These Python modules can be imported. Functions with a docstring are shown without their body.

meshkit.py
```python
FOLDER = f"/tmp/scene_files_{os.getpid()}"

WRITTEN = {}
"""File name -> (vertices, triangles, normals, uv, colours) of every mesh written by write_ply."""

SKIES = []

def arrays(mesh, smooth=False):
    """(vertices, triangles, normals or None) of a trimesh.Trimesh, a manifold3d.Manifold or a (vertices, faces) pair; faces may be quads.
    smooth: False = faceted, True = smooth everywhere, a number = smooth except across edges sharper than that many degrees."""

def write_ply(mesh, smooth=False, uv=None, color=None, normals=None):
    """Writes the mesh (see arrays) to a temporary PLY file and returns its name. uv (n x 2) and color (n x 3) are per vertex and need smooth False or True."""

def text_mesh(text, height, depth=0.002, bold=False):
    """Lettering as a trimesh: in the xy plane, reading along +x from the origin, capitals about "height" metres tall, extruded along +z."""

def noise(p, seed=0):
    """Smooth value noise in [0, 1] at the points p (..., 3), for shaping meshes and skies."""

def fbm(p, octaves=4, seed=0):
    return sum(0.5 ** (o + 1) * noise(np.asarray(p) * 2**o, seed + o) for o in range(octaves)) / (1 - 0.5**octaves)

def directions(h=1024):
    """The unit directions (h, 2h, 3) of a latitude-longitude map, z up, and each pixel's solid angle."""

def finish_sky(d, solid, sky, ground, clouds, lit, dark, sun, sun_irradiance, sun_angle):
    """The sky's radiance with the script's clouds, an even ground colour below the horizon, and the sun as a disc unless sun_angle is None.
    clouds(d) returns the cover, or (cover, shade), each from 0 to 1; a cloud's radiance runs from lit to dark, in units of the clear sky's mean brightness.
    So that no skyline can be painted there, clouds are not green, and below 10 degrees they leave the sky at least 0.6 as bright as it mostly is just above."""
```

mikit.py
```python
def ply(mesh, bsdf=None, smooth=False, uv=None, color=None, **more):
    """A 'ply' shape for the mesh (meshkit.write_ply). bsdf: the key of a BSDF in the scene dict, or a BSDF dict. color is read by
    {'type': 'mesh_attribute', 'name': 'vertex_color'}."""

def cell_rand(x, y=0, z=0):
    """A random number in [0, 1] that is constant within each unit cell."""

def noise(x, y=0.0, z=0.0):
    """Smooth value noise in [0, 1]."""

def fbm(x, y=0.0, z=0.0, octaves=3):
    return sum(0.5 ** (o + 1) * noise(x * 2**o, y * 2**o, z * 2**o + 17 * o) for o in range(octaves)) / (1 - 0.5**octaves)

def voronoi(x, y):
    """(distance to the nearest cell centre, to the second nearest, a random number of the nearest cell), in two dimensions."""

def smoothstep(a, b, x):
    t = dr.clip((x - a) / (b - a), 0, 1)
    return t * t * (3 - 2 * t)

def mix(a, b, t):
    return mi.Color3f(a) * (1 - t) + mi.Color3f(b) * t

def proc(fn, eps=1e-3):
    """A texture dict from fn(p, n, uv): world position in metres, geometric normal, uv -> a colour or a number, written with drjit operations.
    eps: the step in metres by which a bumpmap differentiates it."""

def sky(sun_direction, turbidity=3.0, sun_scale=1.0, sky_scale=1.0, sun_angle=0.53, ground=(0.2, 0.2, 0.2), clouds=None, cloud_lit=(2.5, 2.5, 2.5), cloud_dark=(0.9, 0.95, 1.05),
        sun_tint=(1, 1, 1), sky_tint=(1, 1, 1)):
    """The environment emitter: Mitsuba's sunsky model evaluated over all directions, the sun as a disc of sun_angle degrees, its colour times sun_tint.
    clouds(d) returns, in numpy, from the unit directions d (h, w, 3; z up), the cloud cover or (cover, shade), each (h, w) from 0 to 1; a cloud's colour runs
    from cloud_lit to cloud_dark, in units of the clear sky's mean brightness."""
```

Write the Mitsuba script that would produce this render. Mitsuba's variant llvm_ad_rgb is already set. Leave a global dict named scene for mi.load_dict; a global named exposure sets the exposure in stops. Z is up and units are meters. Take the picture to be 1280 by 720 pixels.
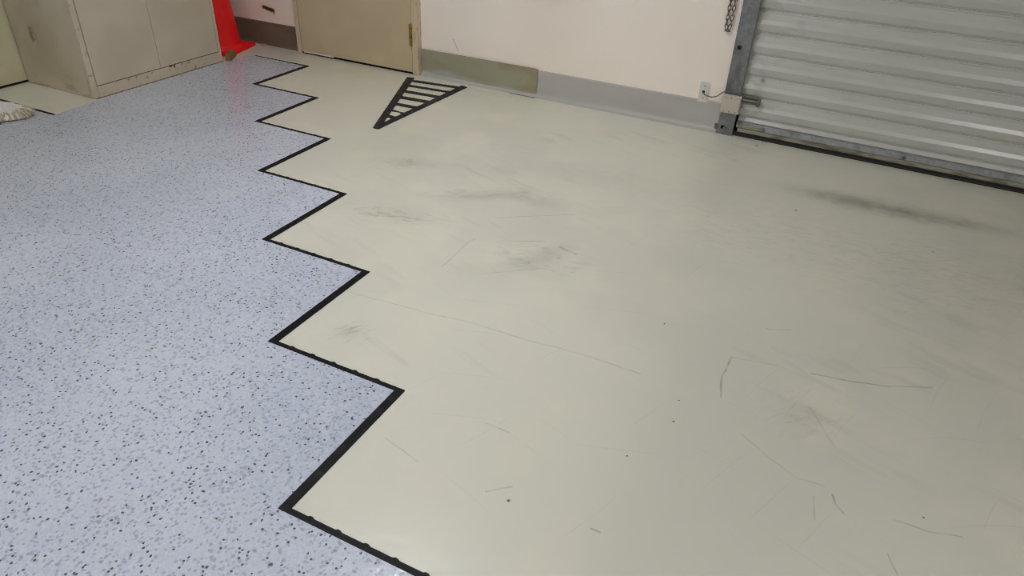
import math, random
import numpy as np, trimesh, mitsuba as mi, drjit as dr, manifold3d
from shapely.geometry import Polygon, box as sbox
from shapely.ops import unary_union
import mikit
from mikit import ply, proc, noise, fbm, voronoi, cell_rand, smoothstep, mix

rng = np.random.default_rng(7)
random.seed(7)
T = mi.ScalarTransform4f
scene, labels = {'type': 'scene'}, {}

# ------------------------------------------------------------------ camera, light levels, exposure
EYE = np.array([0.0, 0.0, 1.3138])
FW, UP = np.array([-0.35588, 0.76102, -0.5424]), np.array([-0.27216, 0.47084, 0.83919])
scene['camera'] = {'type': 'perspective', 'fov': 71.842, 'fov_axis': 'x', 'near_clip': 0.02, 'far_clip': 60.0,
                   'to_world': T().look_at(origin=EYE.tolist(), target=(EYE + FW).tolist(), up=UP.tolist())}
exposure = 0.70
LAMP = 33.0                                   # radiance of the ceiling lamps' diffusers
LAMP_TINT = (0.985, 1.0, 1.03)
LAMPS = [(-1.55, 1.62, 0), (-1.5, -2.2, 0), (1.3, -0.75, 0)]   # x, y, turn; the last is an unseen lamp added for fill
# room: x from XL to XR, y from YF to YB, height ZC
XL, XR, YF, YB, ZC = -4.235, 3.3, -3.6, 3.79, 2.85


def lin(*c):
    c = np.array(c, float) / 255
    return [float(v) for v in np.where(c <= 0.04045, c / 12.92, ((c + 0.055) / 1.055) ** 2.4)]


# ------------------------------------------------------------------ helpers
def chbox(lo, hi, c=0.0):
    lo, hi = np.array(lo, float), np.array(hi, float)
    if c <= 0:
        m = trimesh.creation.box(hi - lo)
        m.apply_translation((lo + hi) / 2)
        return m
    P = []
    for sx in (0, 1):
        for sy in (0, 1):
            for sz in (0, 1):
                q = np.where([sx, sy, sz], hi, lo)
                d = np.where([sx, sy, sz], -c, c)
                for k in range(3):
                    v = q + d
                    v[k] = q[k]
                    P.append(v)
    return trimesh.convex.convex_hull(np.array(P))


def join(*ms):
    return trimesh.util.concatenate(list(ms))


def cyl(a, b, r, n=20):
    return trimesh.creation.cylinder(radius=r, segment=[a, b], sections=n)


def extrude_z(poly, z0, z1):
    m = trimesh.creation.extrude_polygon(poly, z1 - z0)
    m.apply_translation([0, 0, z0])
    return m


def extrude_y(poly, y0, y1):
    """poly in (x, z), from y0 to y1 (y0 < y1)."""
    m = trimesh.creation.extrude_polygon(poly, y1 - y0)
    m.apply_transform(np.array([[1, 0, 0, 0], [0, 0, -1, y1], [0, 1, 0, 0], [0, 0, 0, 1.0]]))
    return m


def extrude_x(pts, x0, x1):
    """pts in (y, z), from x0 to x1."""
    m = trimesh.creation.extrude_polygon(Polygon(pts), x1 - x0)
    m.apply_transform(np.array([[0, 0, 1, x0], [1, 0, 0, 0], [0, 1, 0, 0], [0, 0, 0, 1.0]]))
    return m


def tube(path, r, n=8, closed=False):
    p = np.array(path, float)
    if closed:
        t = np.roll(p, -1, 0) - np.roll(p, 1, 0)
    else:
        t = np.gradient(p, axis=0)
    t /= np.linalg.norm(t, axis=1, keepdims=True)
    ref = np.array([0.13, 0.97, 0.2]) if abs(t[0] @ [0.13, 0.97, 0.2]) < 0.9 else np.array([1, 0, 0.0])
    V = []
    u = None
    for i in range(len(p)):
        u = (ref if u is None else u) - t[i] * ((ref if u is None else u) @ t[i])
        u /= np.linalg.norm(u)
        w = np.cross(t[i], u)
        for k in range(n):
            a = 2 * math.pi * k / n
            V.append(p[i] + r * (math.cos(a) * u + math.sin(a) * w))
    F = []
    m = len(p)
    for i in range(m if closed else m - 1):
        j = (i + 1) % m
        for k in range(n):
            l = (k + 1) % n
            F += [[i * n + k, i * n + l, j * n + l], [i * n + k, j * n + l, j * n + k]]
    if not closed:
        for s, base in ((1, 0), (-1, (m - 1) * n)):
            for k in range(1, n - 1):
                F.append([base, base + k + 1, base + k] if s == 1 else [base, base + k, base + k + 1])
    return trimesh.Trimesh(V, F, process=False)


def numbered(name):
    if name not in scene and name not in labels:
        return name
    i = 1
    while f'{name}_{i:03d}' in scene or f'{name}_{i:03d}' in labels:
        i += 1
    return f'{name}_{i:03d}'


def put(name, mesh, mat, parent=None, label=None, cat=None, group=None, kind=None, smooth=False, **more):
    key = numbered(parent + '__' + name if parent else name)
    scene[key] = ply(mesh, mat, smooth=smooth, **more)
    if label or kind:
        note(key, label, cat, group, kind)
    return key


def note(key, label=None, cat=None, group=None, kind=None):
    d = labels.setdefault(key, {})
    for k, v in (('label', label), ('category', cat), ('group', group), ('kind', kind)):
        if v:
            d[k] = v
    return key


def thing(name, label, cat=None, group=None, kind=None):
    return note(numbered(name), label, cat, group, kind)


def mat(name, d, two=True):
    d = dict(d)
    scene[name] = {'type': 'twosided', 'bsdf': d} if two else d
    return name


def rgb(c):
    return {'type': 'rgb', 'value': list(map(float, c))}


def paint(color, rough=0.5, spec=0.5, metal=0.0, **k):
    return {'type': 'principled', 'base_color': color if isinstance(color, dict) else rgb(color), 'roughness': rough, 'specular': spec, 'metallic': metal, **k}


# ------------------------------------------------------------------ materials
def seg_mark(p, pts, w, soft):
    """1 on the polyline (world metres), 0 away from it."""
    best = mi.Float(9)
    for (ax, ay), (bx, by) in zip(pts[:-1], pts[1:]):
        dx, dy = bx - ax, by - ay
        t = dr.clip(((p.x - ax) * dx + (p.y - ay) * dy) / (dx * dx + dy * dy), 0, 1)
        best = dr.minimum(best, dr.square(p.x - ax - t * dx) + dr.square(p.y - ay - t * dy))
    return 1 - smoothstep(w, w + soft, dr.sqrt(best))


def blob(p, cx, cy, lx, ly, deg):
    a = math.radians(deg)
    u = (p.x - cx) * math.cos(a) + (p.y - cy) * math.sin(a)
    v = -(p.x - cx) * math.sin(a) + (p.y - cy) * math.cos(a)
    return dr.exp(-dr.square(u / lx) - dr.square(v / ly))


SCRATCHES = [  # points on the floor in metres, strength, half width
    ([(-1.32, 1.55), (-1.07, 1.57), (-0.86, 1.6), (-0.74, 1.6), (-0.53, 1.62), (-0.33, 1.62)], .22, .0012),
    ([(-0.11, 1.83), (-0.115, 1.73), (-0.1, 1.63)], .42, .0012), ([(-0.11, 1.83), (0.02, 1.86)], .2, .001),
    ([(0.12, 1.87), (0.22, 1.89), (0.32, 1.92), (0.44, 1.98)], .42, .0012),
    ([(-0.02, 1.51), (0.06, 1.46), (0.14, 1.42), (0.2, 1.43)], .2, .001), ([(0.13, 1.71), (0.21, 1.58)], .2, .0015),
    ([(0.22, 1.41), (0.23, 1.38), (0.25, 1.36)], .6, .001), ([(0.18, 1.38), (0.19, 1.31)], .25, .001),
    ([(0.36, 1.4), (0.43, 1.4), (0.5, 1.42)], .3, .001), ([(0.35, 1.29), (0.37, 1.24)], .35, .001),
    ([(-0.52, 1.02), (-0.47, 1.06)], .45, .0009), ([(-0.63, 1.22), (-0.56, 1.22)], .35, .0009),
    ([(-0.83, 1.05), (-0.71, 1.02)], .25, .0009), ([(-1.14, 1.84), (-1.15, 2.05), (-1.14, 2.08)], .28, .0012),
    ([(-0.99, 1.88), (-0.82, 2.02)], .22, .0012), ([(-1.01, 2.14), (-0.9, 2.2)], .3, .0015),
    ([(-0.83, 2.19), (-0.76, 2.17)], .4, .003), ([(-0.04, 2.04), (0.03, 2.07)], .25, .001),
    ([(-0.26, 1.04), (-0.24, 1.04)], .5, .001), ([(-1.15, 2.28), (-0.89, 2.47)], .3, .0012),
]
SCUFFS = [(-1.52, 2.09, .20, .06, 12, .38), (-1.74, 2.58, .12, .06, 28, .3), (-0.86, 2.09, .16, .09, 10, .34), (-1.29, 2.46, .25, .05, 30, .3), (0.27, 3.235, .36, .09, 3, .35),
          (-1.18, 1.37, .05, .05, 60, .4), (0.13, 1.68, .14, .10, 60, .14), (0.45, 2.75, .5, .35, 15, .12), (-0.1, 2.75, .5, .3, 10, .10)]
SPECKS = [(-0.46, 1.02, 3), (-0.19, 1.47, 2.5), (-0.2, 1.56, 2), (0.42, 1.44, 2), (-0.26, 1.29, 2), (-0.37, 3.69, 5), (0.45, 2.9, 3), (-0.08, 3.0, 4), (-0.34, 1.9, 2.5)]
SMUDGES = [  # x, y, long, short half lengths, turn, strength
    (0.27, 3.235, .30, .075, 3, .34), (0.06, 3.23, .2, .06, 2, .20), (0.52, 3.24, .24, .05, 8, .16),
    (-1.29, 2.44, .20, .05, 35, .16), (-1.10, 2.50, .14, .05, 0, .14), (-1.49, 2.10, .17, .07, 12, .08),
    (-1.75, 2.57, .14, .05, 28, .12), (-0.87, 2.08, .14, .05, 60, .15), (-1.18, 1.37, .035, .03, 20, .13),
    (0.13, 1.66, .06, .05, 60, .10), (-0.9, 2.9, .5, .12, 10, .06), (0.9, 2.7, .7, .4, 20, .05)]


def cream_floor(p, n, uv):
    big = fbm(p.x * 1.3 + 3, p.y * 1.3 + 9, 0.0, 3)
    mid = fbm(p.x * 6, p.y * 6, 2.0, 3)
    streak = fbm(p.x * 5 - p.y * 2 + 40, (p.y + p.x * 0.3) * 26, 5.0, 3)
    c = mix(lin(203, 202, 190), lin(194, 193, 182), smoothstep(.3, .75, big))
    c = mix(c, lin(208, 205, 190), .5 * smoothstep(.45, .8, mid))
    c = mix(c, lin(150, 146, 132), .16 * smoothstep(.56, .85, streak) * smoothstep(.4, .75, fbm(p.x * 2.2, p.y * 2.2, 8.0, 2)))
    br = .55 + .9 * fbm(p.x * 22, p.y * 30, 1.0, 3)
    for x, y, a, b, t, s in SMUDGES:
        c = mix(c, lin(92, 88, 82), dr.clip(s * 1.25 * br * blob(p, x, y, a, b, t), 0, .8))
    for x, y, a, b, t, st in SCUFFS:
        t = math.radians(t)
        u, v = p.x * math.cos(t) + p.y * math.sin(t), -p.x * math.sin(t) + p.y * math.cos(t)
        f = fbm(u * 30 + 5 * x, v * 85 + 3 * y + 2.5 * noise(u * 12, v * 12), 6.0, 4)
        c = mix(c, lin(88, 85, 78), (.72 * st) * smoothstep(.54, .72, f) * blob(p, x, y, a, b, math.degrees(t)))
    wob = p + mi.Vector3f(.006 * (noise(p.x * 25, p.y * 25) - .5), .006 * (noise(p.x * 25 + 9, p.y * 25) - .5), 0)
    brk = .4 + .8 * noise(p.x * 45, p.y * 45, 3.0)
    for pts, s, w in SCRATCHES:
        c = mix(c, lin(70, 68, 62), dr.clip(.8 * s * brk, 0, 1) * seg_mark(wob, pts, w, w * 1.5 + .0012))
    # faint random hairline scuffs, a few per half metre
    for k, (fr, ang) in enumerate(((2.3, .35), (3.1, -.3), (2.7, 1.2))):
        u = (p.x * math.cos(ang) + p.y * math.sin(ang)) * fr
        v = (-p.x * math.sin(ang) + p.y * math.cos(ang)) * fr * 3 + .3 * noise(u * 2.0, k)
        cu, cv = dr.floor(u), dr.floor(v)
        d = dr.abs(v - cv - .2 - .6 * cell_rand(cu, cv, k + 3))
        on = dr.select(cell_rand(cu, cv, k + 11) > .62, 1.0, 0.0) * smoothstep(.1, .3, u - cu) * (1 - smoothstep(.5, .8, u - cu))
        c = mix(c, lin(120, 116, 106), .15 * on * (1 - smoothstep(.004, .014, d)) * brk)
    for x, y, r in SPECKS:
        d = dr.sqrt(dr.square(p.x - x) + dr.square(p.y - y))
        c = mix(c, lin(50, 48, 42), .85 * (1 - smoothstep(r * .0008, r * .0018, d)))
    return c


def flake_floor(p, n, uv):
    big = fbm(p.x * 2, p.y * 2, 0.0, 3)
    c = mix(lin(185, 191, 206), lin(175, 182, 198), smoothstep(.3, .7, big))
    c = c * (.90 + .2 * noise(p.x * 330, p.y * 330))
    wx, wy = p.x + .004 * noise(p.x * 90, p.y * 90), p.y + .004 * noise(p.x * 90 + 7, p.y * 90)
    d, e, r = voronoi(wx * 135, wy * 135)
    c = mix(c, lin(196, 200, 206), dr.select(r > .8, .45, 0.0))
    c = mix(c, lin(140, 148, 164), dr.select(r < .16, .6, 0.0) * (1 - smoothstep(.30, .62, d)))
    d, e, r = voronoi(wx * 88 + 31, wy * 88 + 5)
    c = mix(c, lin(132, 140, 157), dr.select(r < .12, .6, 0.0) * (1 - smoothstep(.25, .5, d)))
    d, e, r = voronoi(wx * 118 + 3, wy * 118 + 55)
    m = dr.select(r < .055, .9, 0.0) * (1 - smoothstep(.27, .46, d))
    c = mix(c, lin(54, 57, 70), m)
    c = mix(c, lin(150, 142, 120), dr.select(r > .985, .6, 0.0) * (1 - smoothstep(.3, .5, d)))
    return c


mat('cream_coating', {'type': 'bumpmap', 'arbitrary': proc(lambda p, n, uv: fbm(p.x * 30, p.y * 30, 0.0, 3), eps=2e-3), 'scale': 0.0007,
                      'bsdf': paint(proc(cream_floor), .27, .55)}, False)
mat('flake_coating', {'type': 'bumpmap', 'arbitrary': proc(lambda p, n, uv: fbm(p.x * 70, p.y * 70, 0.0, 2), eps=2e-3), 'scale': 0.0006,
                      'bsdf': paint(proc(flake_floor), .17, .55)}, False)
mat('black_tape', paint(proc(lambda p, n, uv: mix(lin(17, 16, 19), lin(34, 32, 34), smoothstep(.5, .9, fbm(p.x * 40, p.y * 40, 0.0, 3)))), .5, .15))
mat('grey_tape', paint(proc(lambda p, n, uv: mix(lin(38, 36, 40), lin(58, 54, 54), smoothstep(.45, .9, fbm(p.x * 30, p.y * 30, 0.0, 3)))), .55, .15))


def wall_paint(p, n, uv):
    c = mix(lin(246, 237, 229), lin(239, 229, 220), smoothstep(.3, .75, fbm(p.x * 1.2, p.y * 1.2, p.z * 1.2, 3)))
    c = mix(c, lin(178, 168, 158), .5 * dr.exp(-dr.square((p.x + 1.63) / .12) - dr.square((p.z - .60) / .06)) * (.4 + fbm(p.x * 9, p.z * 9, 0.0, 2)))
    for pts in ([(-2.24, .245), (-2.215, .20), (-2.205, .185)],):
        c = mix(c, lin(150, 140, 128), .35 * seg_mark(mi.Point3f(p.x, p.z, 0), pts, .002, .004))
    return c


scene['roller_bump'] = {'type': 'twosided', 'bsdf': {'type': 'bumpmap', 'arbitrary': proc(lambda p, n, uv: fbm(p.x * 90, p.y * 90, p.z * 90, 2), eps=3e-3), 'scale': 0.0006,
                        'bsdf': paint(proc(wall_paint), .6, .3)}}
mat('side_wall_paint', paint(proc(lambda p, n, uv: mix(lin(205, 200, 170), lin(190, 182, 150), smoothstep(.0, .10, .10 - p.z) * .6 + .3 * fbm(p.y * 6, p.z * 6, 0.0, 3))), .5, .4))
mat('plain_wall', paint(lin(214, 206, 192), .7, .3))
mat('ceiling_paint', paint(lin(225, 222, 214), .8, .2))
mat('dark_gap', paint(lin(30, 28, 26), .8, .2))


def door_paint(p, n, uv):
    c = mix(lin(200, 184, 154), lin(193, 176, 148), smoothstep(.3, .7, fbm(p.x * 4, p.z * 4, p.y, 3)))
    c = mix(c, lin(186, 176, 156), .5 * smoothstep(.55, .9, fbm(p.x * 60, p.z * 7, 3.0, 2)) * (1 - smoothstep(.02, .09, p.z)))
    return c


mat('door_paint', paint(proc(door_paint), .45, .4))
mat('door_frame_paint', paint(proc(lambda p, n, uv: mix(lin(204, 187, 162), lin(150, 132, 106), .7 * smoothstep(.55, .85, fbm(p.x * 60, p.y * 60, p.z * 14, 3)))), .45, .4))
mat('brass', paint(proc(lambda p, n, uv: mix(lin(176, 146, 70), lin(104, 80, 36), smoothstep(.4, .8, fbm(p.x * 120, p.y * 120, p.z * 120, 2)))), .32, .5, .9))
mat('cove_grey', paint(proc(lambda p, n, uv: mix(mix(lin(184, 182, 180), lin(173, 171, 169), fbm(p.x * 5, p.y * 5, p.z * 14, 3)), lin(182, 180, 172), .35 * smoothstep(.5, .8, fbm(p.x * 30, p.y * 30, p.z * 30, 3)) * (1 - smoothstep(.0, .05, p.z)))), .38, .4))


def vinyl_green(p, n, uv):
    c = mix(lin(156, 154, 134), lin(146, 137, 110), smoothstep(.35, .75, fbm(p.x * 5 + 2, p.z * 12, 1.0, 3)))
    c = mix(c, lin(150, 128, 74), .6 * smoothstep(-1.82, -1.70, p.x) * (1 - smoothstep(-1.70, -1.675, p.x)) * smoothstep(.4, .7, fbm(p.x * 14, p.z * 22, 4.0, 3)))
    # grey paint smeared up from the cove onto the foot of the strip
    return mix(c, lin(174, 175, 174), .85 * (1 - smoothstep(.022, .058, p.z + .05 * (fbm(p.x * 7, p.z * 20, 9.0, 3) - .5) + .035 * smoothstep(-2.3, -1.7, p.x))))


mat('vinyl_green', paint(proc(vinyl_green), .4, .4))
mat('vinyl_brown', paint(proc(lambda p, n, uv: mix(lin(118, 110, 98), lin(98, 88, 76), fbm(p.x * 6, p.z * 12, 0.0, 3))), .4, .4))


def cabinet_paint(p, n, uv):
    c = mix(lin(204, 194, 177), lin(196, 185, 167), smoothstep(.3, .7, fbm(p.x * 5, p.y * 5, p.z * 5, 3)))
    return c


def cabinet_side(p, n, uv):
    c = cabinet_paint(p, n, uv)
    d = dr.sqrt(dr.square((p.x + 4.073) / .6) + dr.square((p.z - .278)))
    soil_and_shade = smoothstep(.45, .8, fbm(p.x * 7, p.z * 5, 3.0, 4))
    c = mix(c, lin(116, 104, 86), (.25 + .6 * soil_and_shade) * (1 - smoothstep(.05, .62, d)))  # soiling round the dent, plus shade painted in to dim this side
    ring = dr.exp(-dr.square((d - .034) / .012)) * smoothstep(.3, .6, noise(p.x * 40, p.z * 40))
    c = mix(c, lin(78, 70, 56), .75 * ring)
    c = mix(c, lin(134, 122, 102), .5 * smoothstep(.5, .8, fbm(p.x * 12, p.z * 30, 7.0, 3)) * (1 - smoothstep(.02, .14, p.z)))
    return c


def cabinet_rust(p, n, uv):
    c = cabinet_paint(p, n, uv)
    c = mix(c, lin(110, 88, 62), .6 * smoothstep(.68, .75, fbm(p.x * 55, p.y * 55, p.z * 55, 3)))
    return c


mat('cabinet_paint', paint(proc(cabinet_paint), .42, .4))
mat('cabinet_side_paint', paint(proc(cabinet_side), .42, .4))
mat('cabinet_rust_paint', paint(proc(cabinet_rust), .45, .4))
mat('rust_edge', paint(lin(84, 62, 44), .8, .2))
mat('cone_red', paint(proc(lambda p, n, uv: mix(lin(252, 20, 30), lin(242, 15, 26), fbm(p.x * 12, p.y * 12, p.z * 12, 3))), .4, .45))
mat('wedge_wood', paint(proc(lambda p, n, uv: mix(lin(150, 116, 82), lin(102, 72, 50), fbm(p.x * 40, p.y * 40, p.z * 160, 3))), .7, .25))


def galv(p, n, uv):
    d, e, r = voronoi((p.x + p.y) * 70, p.z * 70)
    c = mix(lin(166, 170, 176), lin(146, 150, 156), r)
    return mix(c, lin(92, 92, 90), .6 * smoothstep(.5, .8, fbm(p.x * 20, p.y * 20, p.z * 9, 3)))


mat('galvanized', paint(proc(galv), .42, .5, .5))
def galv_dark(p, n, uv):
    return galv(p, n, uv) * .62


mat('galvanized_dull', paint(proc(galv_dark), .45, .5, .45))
mat('slat_paint', {'type': 'bumpmap', 'arbitrary': proc(lambda p, n, uv: fbm(p.x * 3, p.z * 40, 0.0, 2), eps=4e-3), 'scale': 0.0005,
                   'bsdf': paint(proc(lambda p, n, uv: mix(mix(lin(194, 195, 191), lin(182, 183, 180), fbm(p.x * 5, p.z * 24, 0.0, 3)), lin(120, 118, 108), dr.clip(.8 * dr.exp(-dr.square((p.x + .425) / .012) - dr.square((p.z - .298) / .010)) + .25 * smoothstep(.45, .8, fbm(p.x * 16 + 4, p.z * 30, 2.0, 4)) * (1 - smoothstep(.0, .35, p.x + .48)), 0, 1))), .27, .8)})
mat('bar_olive', paint(proc(lambda p, n, uv: mix(lin(150, 148, 134), lin(110, 106, 90), smoothstep(.4, .8, fbm(p.x * 14, p.z * 60, 0.0, 3)))), .45, .5, .3))
mat('rubber', paint(lin(46, 45, 47), .55, .35))
mat('white_plastic', paint(lin(214, 211, 206), .4, .4))
mat('box_plastic', paint(lin(190, 184, 172), .42, .4))
mat('screw_steel', paint(lin(120, 116, 108), .35, .5, .8))
mat('dark_hole', paint(lin(20, 20, 20), .9, .1))
mat('cable_brown', paint(lin(112, 100, 86), .5, .4))
mat('chain_steel', paint(lin(96, 94, 88), .4, .5, .8))
mat('bolt_steel', paint(proc(lambda p, n, uv: mix(lin(138, 132, 124), lin(84, 78, 70), fbm(p.x * 60, p.y * 60, p.z * 60, 3))), .35, .5, .75))
mat('rust_brown', paint(proc(lambda p, n, uv: mix(lin(104, 64, 30), lin(58, 36, 20), fbm(p.x * 90, p.z * 90, 0.0, 2))), .8, .2))
mat('rust_smear', paint(lin(190, 160, 118), .7, .2))
mat('mop_white', paint(lin(226, 224, 222), .9, .1, sheen=.4))
mat('mop_tan', paint(lin(176, 164, 142), .9, .1))
mat('mop_grey', paint(lin(206, 198, 184), .9, .1))
mat('mop_back', paint(lin(86, 68, 84), .8, .2))
mat('lamp_grey', paint(lin(120, 120, 118), .5, .4))
mat('lamp_white', paint(lin(232, 232, 228), .5, .4))

# ------------------------------------------------------------------ setting
put('floor', chbox((XL - .2, YF - .2, -.12), (XR + .2, YB + .35, 0)), 'cream_coating', label='worn cream coated garage floor with scuffs and scratches', kind='structure')

# the corner points of the black line: C[n] the notch on the blue side, one y-step up to the tip
X0, Y0, SX, SY, HX, HY = -0.89734, 0.75591, 0.45416, 0.46110, 0.01273, 0.00705
NS = range(-5, 6)
Cn = {n: (X0 - n * SX, Y0 + n * SY) for n in NS}
edge = []
for n in reversed(NS):
    edge += [(Cn[n][0], Cn[n][1] + SY), Cn[n]]
flake_poly = Polygon([(-3.622, Cn[5][1] + SY)] + edge + [(Cn[-5][0], YF + .02), (XL + .0, YF + .02), (XL, 2.126), (-3.626, 2.126), (-3.655, 2.45), (-3.664, 3.33)])
put('flake_coating', extrude_z(flake_poly, .0002, .0016), 'flake_coating', 'floor', label='pale blue speckled flake coating with a stepped right edge')

border = thing('zigzag_floor_tape', 'black zigzag border tape between the blue speckled floor and the cream floor', 'floor tape')
ZT0, ZT1 = .0002, .0034
for n in NS:
    x, y = Cn[n]
    put('strip', extrude_z(sbox(x - HX, y - HY, x + HX, y + SY + HY), ZT0, ZT1), 'black_tape', border)
    # the cross strip from this notch to the tip on its right, with small nubs on its far edge
    x1 = x + SX - HX
    q = sbox(x + HX, y - HY, x1, y + HY)
    nubs = [Polygon([(cx - .010, y + HY - .001), (cx - .004, y + HY + .0035), (cx + .005, y + HY + .003), (cx + .010, y + HY - .001)]) for cx in np.arange(x + .07, x1 - .03, .076)]
    if n > -5:
        put('strip', extrude_z(unary_union([q] + nubs), ZT0, ZT1), 'black_tape', border)
yt = Cn[5][1] + SY
put('strip', extrude_z(Polygon([(-3.60, yt - .003), (Cn[5][0] - HX, yt - HY), (Cn[5][0] - HX, yt + HY), (-3.60, yt + .003)]), ZT0, ZT1), 'black_tape', border)
put('floor_tape_strip', extrude_z(sbox(XL + .003, 2.120, -3.626, 2.134), ZT0, ZT1), 'black_tape', label='short straight black tape line on the floor beside the white mop head, left of the cabinet', cat='floor tape')

# hatched triangle in front of the door's hinge side
tri = thing('hatched_floor_marking', 'dark grey hatched triangle of tape on the cream floor in front of the door jamb', 'floor marking')


def lx(y, a=(-2.165, 2.844), b=(-2.509, 3.677)):
    return a[0] + (b[0] - a[0]) * (y - a[1]) / (b[1] - a[1])


lw, rw = .050, .040


def rx(y):
    return -2.128 + (.033) * (y - 2.842) / .868


put('edge_strip', extrude_z(Polygon([(lx(2.844), 2.844), (lx(2.843) + .040, 2.842), (lx(3.69) + lw, 3.694), (lx(3.677), 3.677)]), ZT0, ZT1 - .001), 'grey_tape', tri)
put('edge_strip', extrude_z(Polygon([(rx(2.842), 2.842), (rx(3.71), 3.71), (rx(3.71) - rw - .008, 3.722), (rx(2.95) - rw, 2.95), (rx(2.842) - .03, 2.842)]), ZT0, ZT1 - .0012), 'grey_tape', tri)
for i, (a, b) in enumerate([(3.654, 3.61), (3.561, 3.519), (3.461, 3.414), (3.357, 3.306), (3.245, 3.197), (3.139, 3.098), (3.058, 3.012)]):
    tilt = (.045, .030, .020, .018, .006, -.012, -.012)[i]
    a, b = a - .004, b + .004
    P = [(lx(b) + lw * .7, b), (rx(b) - rw * .6, b + tilt), (rx(a) - rw * .6, a + tilt), (lx(a) + lw * .7, a)]
    if i == 5:
        P = [P[0], (rx(b) - rw - .03, b + .012), P[1], P[2], (rx(a) - rw - .035, a - .012), P[3]]
    put('cross_strip', extrude_z(Polygon(P), ZT0, ZT1 - .0014), 'grey_tape', tri)

# back wall with the door opening and the shutter opening
DX0, DX1, SHX0, SHX1 = -3.431, -2.468, -0.53, 2.62
wall = sbox(XL - .15, 0, XR + .15, ZC).difference(sbox(DX0 + .01, -.1, DX1 - .01, 2.08)).difference(sbox(SHX0, -.1, SHX1, 2.5))
put('wall_back', extrude_y(wall, YB, YB + .15), 'roller_bump', label='off-white painted back wall', kind='structure')
put('wall_left', chbox((XL - .15, YF, .014), (XL, YB, ZC)), 'side_wall_paint', label='pale yellowish left wall beside the cabinet', kind='structure')
put('trim_1', chbox((XL - .15, YF, .0), (XL - .006, YB, .014)), 'dark_gap', label='dark recessed strip at the foot of the left wall', kind='structure')
put('wall_right', chbox((XR, YF, 0), (XR + .15, YB, ZC)), 'plain_wall', label='painted right wall', kind='structure')
put('wall_front', chbox((XL - .15, YF - .15, 0), (XR + .15, YF, ZC)), 'plain_wall', label='painted wall behind the viewer', kind='structure')
put('ceiling', chbox((XL - .15, YF - .15, ZC), (XR + .15, YB + .15, ZC + .1)), 'ceiling_paint', label='white ceiling', kind='structure')
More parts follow.
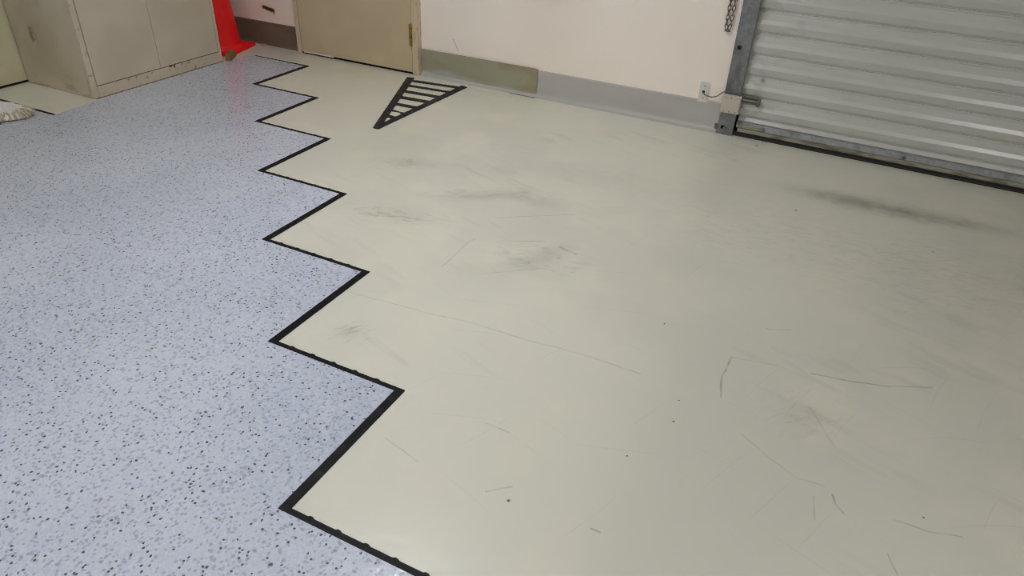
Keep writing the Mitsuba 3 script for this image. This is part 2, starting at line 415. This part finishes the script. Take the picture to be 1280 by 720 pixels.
put('wall_outside', chbox((SHX0 - .3, YB + .30, 0), (SHX1 + .3, YB + .34, 2.7)), 'dark_gap', label='dark blank behind the roller shutter', kind='structure')
put('wall_passage', chbox((DX0 - .2, YB + .30, 0), (DX1 + .2, YB + .34, 2.3)), 'dark_gap', label='dark blank behind the tan door', kind='structure')

# baseboards: a cove under everything, vinyl strips in front
cove = [(YB, 0), (YB - .034, 0), (YB - .034, .002), (YB - .022, .006), (YB - .012, .016), (YB - .007, .034), (YB - .0055, .15), (YB, .155)]
put('baseboard_back', extrude_x(cove, -1.664, -.600), 'cove_grey', label='blue-grey coved baseboard between the loose vinyl strip and the shutter track', kind='structure', smooth=30)
cove2 = [(YB, 0), (YB - .034, 0), (YB - .034, .002), (YB - .022, .006), (YB - .012, .016), (YB - .007, .034), (YB - .0055, .10), (YB, .105)]
put('trim_2', extrude_x(cove2, DX1 + .003, -1.664), 'cove_grey', label='pale blue-grey cove showing below the loose vinyl strip', kind='structure', smooth=30)
vin = Polygon([(DX1 + .004, .030), (-2.30, .023), (-2.10, .015), (-1.9, .009), (-1.76, .005), (-1.70, .0035), (-1.669, .010), (-1.667, .163), (-2.2, .163), (DX1 + .004, .161)])
put('baseboard_back_001', extrude_y(vin, YB - .0135, YB - .008), 'vinyl_green', label='grey-green vinyl baseboard strip lifting at the bottom, right of the tan door', kind='structure')
put('baseboard_back_002', extrude_x([(YB, 0), (YB - .02, 0), (YB - .012, .008), (YB - .008, .02), (YB - .006, .150), (YB, .153)], XL, DX0 - .001), 'vinyl_brown', label='dark brown-grey baseboard behind the cone, left of the door', kind='structure', smooth=30)

put('baseboard_crack', extrude_z(Polygon([(-1.84, YB - .036), (-1.78, YB - .040), (-1.72, YB - .037), (-1.668, YB - .041), (-1.666, YB - .0345), (-1.84, YB - .0345)]), .0003, .0015), 'dark_gap', 'baseboard_back_001', label='dark crack along the foot')
# tan door
d = thing('door_1', 'tan painted steel door in a matching frame', kind='structure')
FY = YB - .046
put('jamb', join(chbox((DX0, FY, 0), (DX0 + .032, YB + .12, 2.1), .003), chbox((DX0 + .03, FY + .056, 0), (DX0 + .05, YB + .12, 2.05), .002)), 'door_frame_paint', d)
put('jamb', join(chbox((DX1 - .042, FY, 0), (DX1, YB + .12, 2.1), .003), chbox((DX1 - .056, FY + .056, 0), (DX1 - .04, YB + .12, 2.05), .002)), 'door_frame_paint', d)
put('head', chbox((DX0 + .032, FY, 2.045), (DX1 - .042, YB + .12, 2.1), .003), 'door_frame_paint', d)
put('leaf', chbox((DX0 + .036, FY + .004, .014), (DX1 - .046, FY + .048, 2.04), .0025), 'door_paint', d)
put('kick_edge', chbox((DX0 + .055, FY - .001, .010), (DX0 + .30, FY + .006, .017), .001), 'white_plastic', d, label='pale worn strip along the bottom edge')
put('threshold', chbox((DX0 + .032, FY + .012, 0), (DX1 - .042, YB + .12, .008), .002), 'dark_gap', d, label='dark gap under the door')
for zb in (.181, .98, 1.80):
    h = put('hinge', chbox((DX1 - .060, FY + .001, zb), (DX1 - .030, FY + .0065, zb + .124), .001), 'brass', d, label='brass butt hinge')
    for k in range(5):
        put('knuckle', cyl((DX1 - .044, FY - .007, zb + .0255 * k), (DX1 - .044, FY - .007, zb + .0255 * k + .0225), .0095, 16), 'brass', h, smooth=30)
kn = put('door_knob', trimesh.creation.revolve([(0, 0), (.03, 0), (.03, .008), (.012, .012), (.012, .04), (.027, .05), (.027, .065), (.015, .074), (0, .075)], sections=24, transform=np.array([[1, 0, 0, DX0 + .13], [0, 0, -1, FY + .004], [0, 1, 0, 1.0], [0, 0, 0, 1.0]])), 'brass', d, smooth=30)

# ------------------------------------------------------------------ roller shutter
sh = thing('door_2', 'grey ribbed steel roller shutter door closed down to the floor', kind='structure')
ROT = np.eye(4)
_a = -0.0225
ROT[:2, :2] = [[math.cos(_a), -math.sin(_a)], [math.sin(_a), math.cos(_a)]]
PIV = np.array([-.5, YB - .012, 0])
ROT[:3, 3] = PIV - ROT[:3, :3] @ PIV


def on_shutter(m):
    m.apply_transform(ROT)
    return m


PITCH, SZ0 = .1063, .100
SY_ = YB + .026       # groove plane
# one rib from its lower groove (z = 0) to the upper one: (depth towards the room, z)
prof = [(0, .0), (0, .0035), (.0100, .0105), (.0128, .0130), (.0140, .0160), (.0202, .0430), (.0207, .0450), (.0201, .0470), (.0131, .0630), (.0125, .0650), (.0085, .0955), (.0035, .0985), (.0004, .1005), (0, .1055)]


def slat(k):
    z = SZ0 + k * PITCH
    pts = [(SY_ - a, z + b) for a, b in prof]
    back = [(SY_ - a + .0016, z + b) for a, b in reversed(prof)]
    return extrude_x(pts + back, -.527, SHX1 - .02)


for k in range(23):
    put('slat', on_shutter(slat(k)), 'slat_paint', sh, smooth=25)
put('bottom_bar', on_shutter(extrude_x([(SY_ + .004, .042), (SY_ - .030, .042), (SY_ - .032, .046), (SY_ - .030, .070), (SY_ - .024, .0745), (SY_ - .010, .0755), (SY_ + .004, .0755)], -.505, SHX1 - .02)), 'galvanized', sh, label='galvanized bottom bar', smooth=20)
put('bottom_slat', on_shutter(extrude_x([(SY_ + .004, .0765), (SY_ - .016, .0765), (SY_ - .0165, .080), (SY_ - .0075, .0955), (SY_ - .001, .099), (SY_ + .004, .1005)], -.505, SHX1 - .02)), 'slat_paint', sh, smooth=25)
put('bottom_lip', on_shutter(extrude_x([(SY_ + .004, .022), (SY_ - .034, .022), (SY_ - .036, .026), (SY_ - .034, .0425), (SY_ + .004, .0425)], -.495, SHX1 - .02)), 'bar_olive', sh)
put('rubber_seal', on_shutter(extrude_x([(SY_ + .004, .0), (SY_ - .036, .0), (SY_ - .042, .004), (SY_ - .042, .011), (SY_ - .036, .0130), (SY_ - .030, .015), (SY_ - .030, .0225), (SY_ + .004, .0225)], -.505, SHX1 - .02)), 'rubber', sh, label='black rubber bottom seal')
for xb in (.31, 1.4):
    put('bolt_head', on_shutter(cyl((xb, SY_ - .038, .056), (xb, SY_ - .030, .056), .009, 6)), 'bolt_steel', sh)
put('bracket', on_shutter(join(chbox((-.495, SY_ - .037, .046), (-.36, SY_ - .030, .066), .001), chbox((-.366, SY_ - .039, .044), (-.36, SY_ - .029, .070), .001))), 'bar_olive', sh, label='small steel bracket')
put('bolt_head', on_shutter(cyl((-.482, SY_ - .044, .064), (-.482, SY_ - .036, .064), .008, 6)), 'bar_olive', sh)


def track(x0, x1, holes):
    f = sbox(x0, 0, x1, 2.62)
    for hx, hz in holes:
        f = f.difference(Polygon([(hx + .0115 * math.cos(t), hz + .0115 * math.sin(t)) for t in np.linspace(0, 2 * math.pi, 20, endpoint=False)]))
    face = extrude_y(f, YB - .030, YB - .027)
    sides = join(chbox((x0, YB - .030, 0), (x0 + .003, YB, 2.62)), chbox((x1 - .003, YB - .030, 0), (x1, YB - .0, 2.62)), chbox((x0, YB - .004, 0), (x1, YB - .0005, 2.62)))
    return join(face, sides)


tr = put('guide_track', track(-.594, -.514, [(-.566, .452), (-.566, 1.05), (-.566, 1.65), (-.566, 2.25)]), 'galvanized_dull', sh, label='galvanized steel guide track')
put('anchor_bolt', join(cyl((-.557, YB - .040, .038), (-.557, YB - .029, .038), .009, 6)), 'bolt_steel', tr)
put('anchor_slot', chbox((-.578, YB - .0312, .030), (-.562, YB - .0298, .048)), 'dark_hole', tr)
put('foot_plate', chbox((-.615, YB - .012, .0), (-.596, YB - .001, .045), .001), 'bolt_steel', tr)
put('guide_track', track(SHX1 - .045, SHX1 + .035, []), 'galvanized', sh)
put('barrel', cyl((SHX0 + .02, YB - .19, 2.64), (SHX1 - .02, YB - .19, 2.64), .16, 40), 'slat_paint', sh, smooth=30)

sb = thing('slide_bolt', 'worn steel slide bolt on the shutter, right of the square box', 'bolt')
yb = SY_ - .029
put('base_plate', chbox((-.498, yb - .0035, .176), (-.412, yb, .212), .001), 'bolt_steel', sb)
put('rod', cyl((-.498, yb - .012, .194), (-.425, yb - .012, .194), .0085, 16), 'bolt_steel', sb, smooth=30)
put('end_block', chbox((-.428, yb - .024, .174), (-.410, yb - .003, .214), .002), 'bolt_steel', sb)
put('spacer', chbox((-.49, yb, .18), (-.43, yb + .012, .208), .001), 'bolt_steel', sb)

bx = thing('sensor_box', 'square beige box with screws fixed across the shutter guide track', 'box')
put('body', chbox((-.596, YB - .060, .124), (-.502, YB - .0305, .217), .004), 'box_plastic', bx)
for ux in (.018, .046, .076):
    for zz in (.135, .207):
        put('screw', cyl((-.596 + ux, YB - .0615, zz), (-.596 + ux, YB - .0595, zz), .0032, 12), 'screw_steel', bx)

pl = thing('wall_plate', 'white blank wall plate with a cable hole, left of the shutter track', 'wall plate')
pm = chbox((-.731, YB - .006, .141), (-.678, YB - .0005, .252), .0025)
put('plate', pm, 'white_plastic', pl)
for zz in (.166, .228):
    put('screw', cyl((-.704, YB - .0075, zz), (-.704, YB - .0055, zz), .0035, 12), 'screw_steel', pl)
put('cable_hole', cyl((-.707, YB - .0068, .197), (-.707, YB - .0058, .197), .008, 18), 'dark_hole', pl)


def spline(P, n=14):
    from scipy.interpolate import CubicSpline
    P = np.array(P)
    return CubicSpline(np.arange(len(P)), P)(np.linspace(0, len(P) - 1, n * (len(P) - 1)))


put('sensor_cable', tube(spline([(-.707, YB - .006, .197), (-.692, YB - .02, .188), (-.66, YB - .022, .183), (-.63, YB - .022, .193), (-.606, YB - .030, .217), (-.585, YB - .040, .228), (-.55, YB - .042, .232), (-.520, YB - .042, .226), (-.514, YB - .045, .214)]), .0028, 8), 'cable_brown',
    label='thin brown cable running from the white wall plate to the square box', cat='cable', smooth=True)

# hanging chain: two strands that meet at the bottom
ch = thing('hoist_chain', 'dark steel chain hanging as a loop on the wall beside the shutter track', 'chain')
LP, LW, WR = .0240, .0072, .0021
yc = YB - .020
base_link = []
for t in np.linspace(0, 2 * math.pi, 20, endpoint=False):
    s = .0066 if math.sin(t) > 0 else -.0066
    base_link.append((LW * math.cos(t), 0, s + LW * math.sin(t)))
base_link = np.array(base_link)
xl, xr, zt = -.655, -.633, 1.55
zs = .560
path = []
n_st = int((zt - zs) / (LP - .0022))
path += [(xl - .0 + .03 * (z - .66) * 0, z) for z in np.linspace(zt, zs, n_st)]
pts = [(xl, z) for z in np.linspace(zt, zs, n_st)] + [(xl + .003, zs - .0218), (xl + .011, zs - .040), (xr - .003, zs - .0218)] + [(xr, z) for z in np.linspace(zs, zt, n_st)]
link_dicts = {}
for i, (x, z) in enumerate(pts):
    a = pts[max(i - 1, 0)]
    b = pts[min(i + 1, len(pts) - 1)]
    ang = math.atan2(b[0] - a[0], b[1] - a[1])
    tw = math.radians(12 if i % 2 else 100)
    c, s = math.cos(tw), math.sin(tw)
    L = base_link @ np.array([[c, s, 0], [-s, c, 0], [0, 0, 1]])
    c, s = math.cos(ang), math.sin(ang)
    L = L @ np.array([[c, 0, -s], [0, 1, 0], [s, 0, c]])
    put('link', tube(L + [x + .0, yc, z], WR, 6, True), 'chain_steel', ch, smooth=True)
hk = thing('chain_hook', 'steel hook on the wall that carries the hanging chain', 'hook')
put('hook', tube([(-.643, YB - .001, 1.566), (-.643, YB - .020, 1.562), (-.643, YB - .032, 1.566), (-.643, YB - .035, 1.58)], .0028, 8), 'bolt_steel', hk, smooth=True)
put('hook_bar', tube([(-.660, YB - .020, 1.5625), (-.626, YB - .020, 1.5625)], .0028, 8), 'bolt_steel', hk, smooth=True)
put('base_plate', chbox((-.655, YB - .004, 1.55), (-.631, YB - .0002, 1.59), .001), 'bolt_steel', hk)

# rusty strip on the wall left of the door
rb = thing('rusty_bracket', 'small rusty brown strip fixed to the wall between the cone and the door', 'bracket')
put('strip', extrude_y(Polygon([(-3.735, .250), (-3.722, .256), (-3.645, .245), (-3.634, .238), (-3.636, .229), (-3.650, .231), (-3.715, .243)]), YB - .010, YB - .0005), 'rust_brown', rb)
put('backing', extrude_y(Polygon([(-3.742, .258), (-3.72, .262), (-3.63, .246), (-3.632, .212), (-3.644, .208), (-3.648, .221), (-3.70, .230), (-3.738, .238)]), YB - .002, YB - .0003), 'rust_smear', rb, label='pale tan chipped patch')

# ------------------------------------------------------------------ metal cabinet
cb = thing('metal_cabinet', 'beige two-door steel cabinet standing against the left wall, dented on its side', 'cabinet')
CX0, CX1, CY0, CY1, CH = -4.228, -3.670, 2.396, 3.312, 1.83
# dented side panel: a grid pushed in round the dent
nx, nz = 60, 150
gx, gz = np.meshgrid(np.linspace(CX0, CX1 - .028, nx), np.linspace(.002, CH - .02, nz))
dd = np.sqrt(((gx + 4.073) / .6) ** 2 + (gz - .278) ** 2)
dent = .020 * np.exp(-(dd / .04) ** 2) + .006 * np.exp(-(dd / .13) ** 2) + .0015 * np.sin(gx * 9 + gz * 6)
V = np.stack([gx, CY0 + .0015 + dent, gz], -1).reshape(-1, 3)
F = []
for j in range(nz - 1):
    for i in range(nx - 1):
        a = j * nx + i
        F += [[a, a + 1, a + nx + 1], [a, a + nx + 1, a + nx]]
put('side_panel', trimesh.Trimesh(V, F, process=False), 'cabinet_side_paint', cb, label='dented, soiled side panel with shade painted in', smooth=True)
put('side_panel', chbox((CX0, CY1 - .003, .002), (CX1 - .028, CY1, CH - .02)), 'cabinet_paint', cb)
put('back_panel', chbox((CX0, CY0 + .03, .002), (CX0 + .003, CY1 - .004, CH - .02)), 'cabinet_paint', cb)
put('top_panel', chbox((CX0, CY0, CH - .02), (CX1, CY1, CH), .004), 'cabinet_paint', cb)
put('plinth', chbox((CX1 - .024, CY0 + .030, .001), (CX1, CY1 - .020, .0615), .0015), 'cabinet_rust_paint', cb)
put('corner_post', chbox((CX1 - .030, CY0, .001), (CX1 + .0005, CY0 + .030, CH - .021), .004), 'cabinet_rust_paint', cb)
put('corner_post', chbox((CX1 - .030, CY1 - .020, .001), (CX1 + .0005, CY1, CH - .021), .003), 'cabinet_rust_paint', cb)
put('rust_line', chbox((CX1 - .020, CY0 + .031, .0612), (CX1 - .006, CY1 - .021, .0662)), 'rust_edge', cb, label='rusty gap below the doors')
ym = 2.8475
dl = put('door', chbox((CX1 - .022, CY0 + .0335, .066), (CX1 - .001, ym - .0013, CH - .024), .0012), 'cabinet_paint', cb)
dr_ = put('door', chbox((CX1 - .022, ym + .0013, .066), (CX1 - .001, CY1 - .0232, CH - .024), .0012), 'cabinet_paint', cb)
put('handle', join(chbox((CX1 - .001, ym + .03, .88), (CX1 + .012, ym + .06, 1.02), .003), cyl((CX1 + .01, ym + .045, .95), (CX1 + .035, ym + .045, .95), .008), chbox((CX1 + .03, ym + .035, .87), (CX1 + .042, ym + .055, .97), .004)), 'bolt_steel', dr_, label='steel turn handle')
put('floor_line', chbox((CX1 - .022, CY0 + .01, .0002), (CX1 + .0025, CY1 - .002, .003)), 'rust_edge', cb, label='brown rust line along the foot')
for k, (yy, ln) in enumerate(((2.905, .018), (2.935, .010))):
    put('latch_mark', chbox((CX1 - .004, yy, .055 - .008 * k), (CX1 + .0012, yy + ln, .064)), 'rust_edge', cb, label='dark chipped spot below the doors')

# ------------------------------------------------------------------ traffic cone
cn = thing('traffic_cone', 'bright red-orange traffic cone in the corner behind the cabinet', 'cone')
CC, BW = np.array([-3.902, 3.527]), .33
ca = math.radians(14.2)
RC = np.array([[math.cos(ca), -math.sin(ca), 0, CC[0]], [math.sin(ca), math.cos(ca), 0, CC[1]], [0, 0, 1, 0], [0, 0, 0, 1.0]])
sq = sbox(-BW / 2, -BW / 2, BW / 2, BW / 2).buffer(-.015).buffer(.015)
pl_ = trimesh.util.concatenate([extrude_z(sq.buffer(-.004), .0, .004), extrude_z(sq, .004, .018), extrude_z(sq.buffer(-.006), .018, .024)])
pl_.apply_transform(RC)
put('base', pl_, 'cone_red', cn)
pr = [(.150, .0235), (.147, .030), (.137, .036), (.133, .045)] + [(.135 - .1015 * z, z) for z in np.linspace(.08, .86, 12)] + [(.045, .88), (.040, .89), (.034, .885), (.034, .84)]
cm = trimesh.creation.revolve(pr, sections=64)
cm.apply_translation([CC[0], CC[1], 0])
put('body', cm, 'cone_red', cn, smooth=40)

# wood wedge between the cabinet and the cone
wb = np.array([(-3.657, 3.320), (-3.629, 3.334), (-3.694, 3.452), (-3.692, 3.400)])
wv = np.array([(x, y, .0017) for x, y in wb] + [(-3.660, 3.328, .046), (-3.640, 3.344, .038), (-3.6905, 3.443, .040), (-3.690, 3.404, .058)])
put('wood_wedge', trimesh.convex.convex_hull(wv), 'wedge_wood', label='small brown wooden wedge on the floor between the cabinet and the red cone', cat='wedge')

# ------------------------------------------------------------------ mop head at the left edge
mp = thing('mop_head', 'shaggy white mop head with grubby tan fringe at the left edge of the blue floor', 'mop head')
MC, MA, ML, MW, MH = np.array([-3.868, 1.957]), math.radians(31), .190, .108, .038
ca, sa = math.cos(MA), math.sin(MA)
ico = trimesh.creation.icosphere(subdivisions=5)
v = np.array(ico.vertices)
import meshkit
nz_ = np.array(meshkit.fbm(v * 5 + 3)) if hasattr(meshkit, 'fbm') else np.zeros(len(v))
sup = np.sign(v) * np.abs(v) ** .85
sup *= (1 + .10 * (nz_ - nz_.mean()))[:, None]
vz = np.where(sup[:, 2] < 0, sup[:, 2] * .18, sup[:, 2])


def to_mop(u, w, z):
    return np.stack([MC[0] + ca * u - sa * w, MC[1] + sa * u + ca * w, z], -1)


zmin = (vz * MH).min()
put('pile', trimesh.Trimesh(to_mop(sup[:, 0] * ML, sup[:, 1] * MW, vz * MH - zmin + .003), ico.faces, process=False), 'mop_white', mp, smooth=True)
put('backing', extrude_z(Polygon(to_mop(.9 * ML * np.cos(np.linspace(0, 2 * math.pi, 48)[:-1]), .9 * MW * np.sin(np.linspace(0, 2 * math.pi, 48)[:-1]), 0 * np.arange(47))[:, :2]), .0018, .010), 'mop_back', mp, label='dark backing')


def yarns(n, top, seed):
    r = np.random.default_rng(seed)
    ms = []
    for _ in range(n):
        a = r.uniform(0, 2 * math.pi)
        f = math.sqrt(r.uniform(.0, .55)) if top else r.uniform(.78, .95)
        u, w = f * ML * math.cos(a), f * MW * math.sin(a)
        h = MH * max(0, 1 - f * f) ** .45 * .98 + .012
        out = np.array([math.cos(a) * MW, math.sin(a) * ML])
        out /= np.linalg.norm(out)
        l = r.uniform(.014, .026) if top else r.uniform(.016, .034)
        t = np.linspace(0, 1, 6)
        du = out[0] * l * t + r.normal(0, .004) * t
        dw = out[1] * l * t + r.normal(0, .004) * t
        if top:
            z = h + .006 * np.sin(t * math.pi) - .006 * t
        else:
            z = np.maximum(h + .004 - (h - .003) * t ** 1.5, .0045)
        ms.append(tube(to_mop(u + du, w + dw, z), .0030 if top else .0036, 5))
    return join(*ms)


put('yarn_top', yarns(700, True, 3), 'mop_white', mp, kind='stuff', label='matted white yarn', smooth=True)
put('fringe', yarns(190, False, 11), 'mop_grey', mp, kind='stuff', label='dull grey yarn fringe', smooth=True)
put('fringe', yarns(230, False, 5), 'mop_tan', mp, kind='stuff', label='grubby tan yarn fringe', smooth=True)
crumb = trimesh.creation.icosphere(subdivisions=1, radius=.006)
crumb.apply_scale([1.4, 1, .5])
crumb.apply_translation([-3.712, 1.905, .0045])
put('lint_clump', crumb, 'mop_back', label='tiny dark lint clump on the blue floor just below the mop head', cat='lint')
for i, (x, y) in enumerate([(-3.742, 3.745), (-3.712, 3.742)]):
    fl = trimesh.convex.convex_hull(rng.normal(0, 1, (14, 3)) * [.010, .005, .004] + [x, y, .008])
    fl.apply_translation([0, 0, -fl.bounds[0][2] + .0003])
    put('paint_chip', fl, 'rust_smear', label='pale chip of paint on the floor against the dark baseboard, ' + ('nearer the cone' if i == 0 else 'nearer the door'), cat='paint chip')

# ------------------------------------------------------------------ ceiling lamps
for x, y, _ in LAMPS:
    lm = thing('ceiling_lamp', 'long white ceiling lamp ' + ('nearest the back wall' if y > 0 else 'behind the viewer, on the cabinet side' if x < 0 else 'behind the viewer, on the far right, added for fill'), 'lamp', 'fluorescent lamps on the ceiling')
    put('housing', chbox((x - .16, y - .48, ZC - .04), (x + .16, y + .48, ZC - .0005), .008), 'lamp_white', lm)
    for sx in (-1, 1):  # side and end skirts added to cut the light reaching the far corner
        put('added_side_skirt', chbox((min(x + sx * .150, x + sx * .160), y - .48, ZC - .15), (max(x + sx * .150, x + sx * .160), y + .48, ZC - .04), .002), 'lamp_grey', lm)
    for sy in (-1, 1):
        put('added_end_skirt', chbox((x - .150, min(y + sy * .47, y + sy * .48), ZC - .15), (x + .150, max(y + sy * .47, y + sy * .48), ZC - .04), .002), 'lamp_grey', lm)
    Vd = [(x - .14, y - .46, ZC - .0415), (x + .14, y - .46, ZC - .0415), (x + .14, y + .46, ZC - .0415), (x - .14, y + .46, ZC - .0415)]
    k = put('diffuser', trimesh.Trimesh(Vd, [[0, 2, 1], [0, 3, 2]], process=False), 'lamp_white', lm)
    scene[k]['emitter'] = {'type': 'area', 'radiance': {'type': 'rgb', 'value': [LAMP * c for c in LAMP_TINT]}}
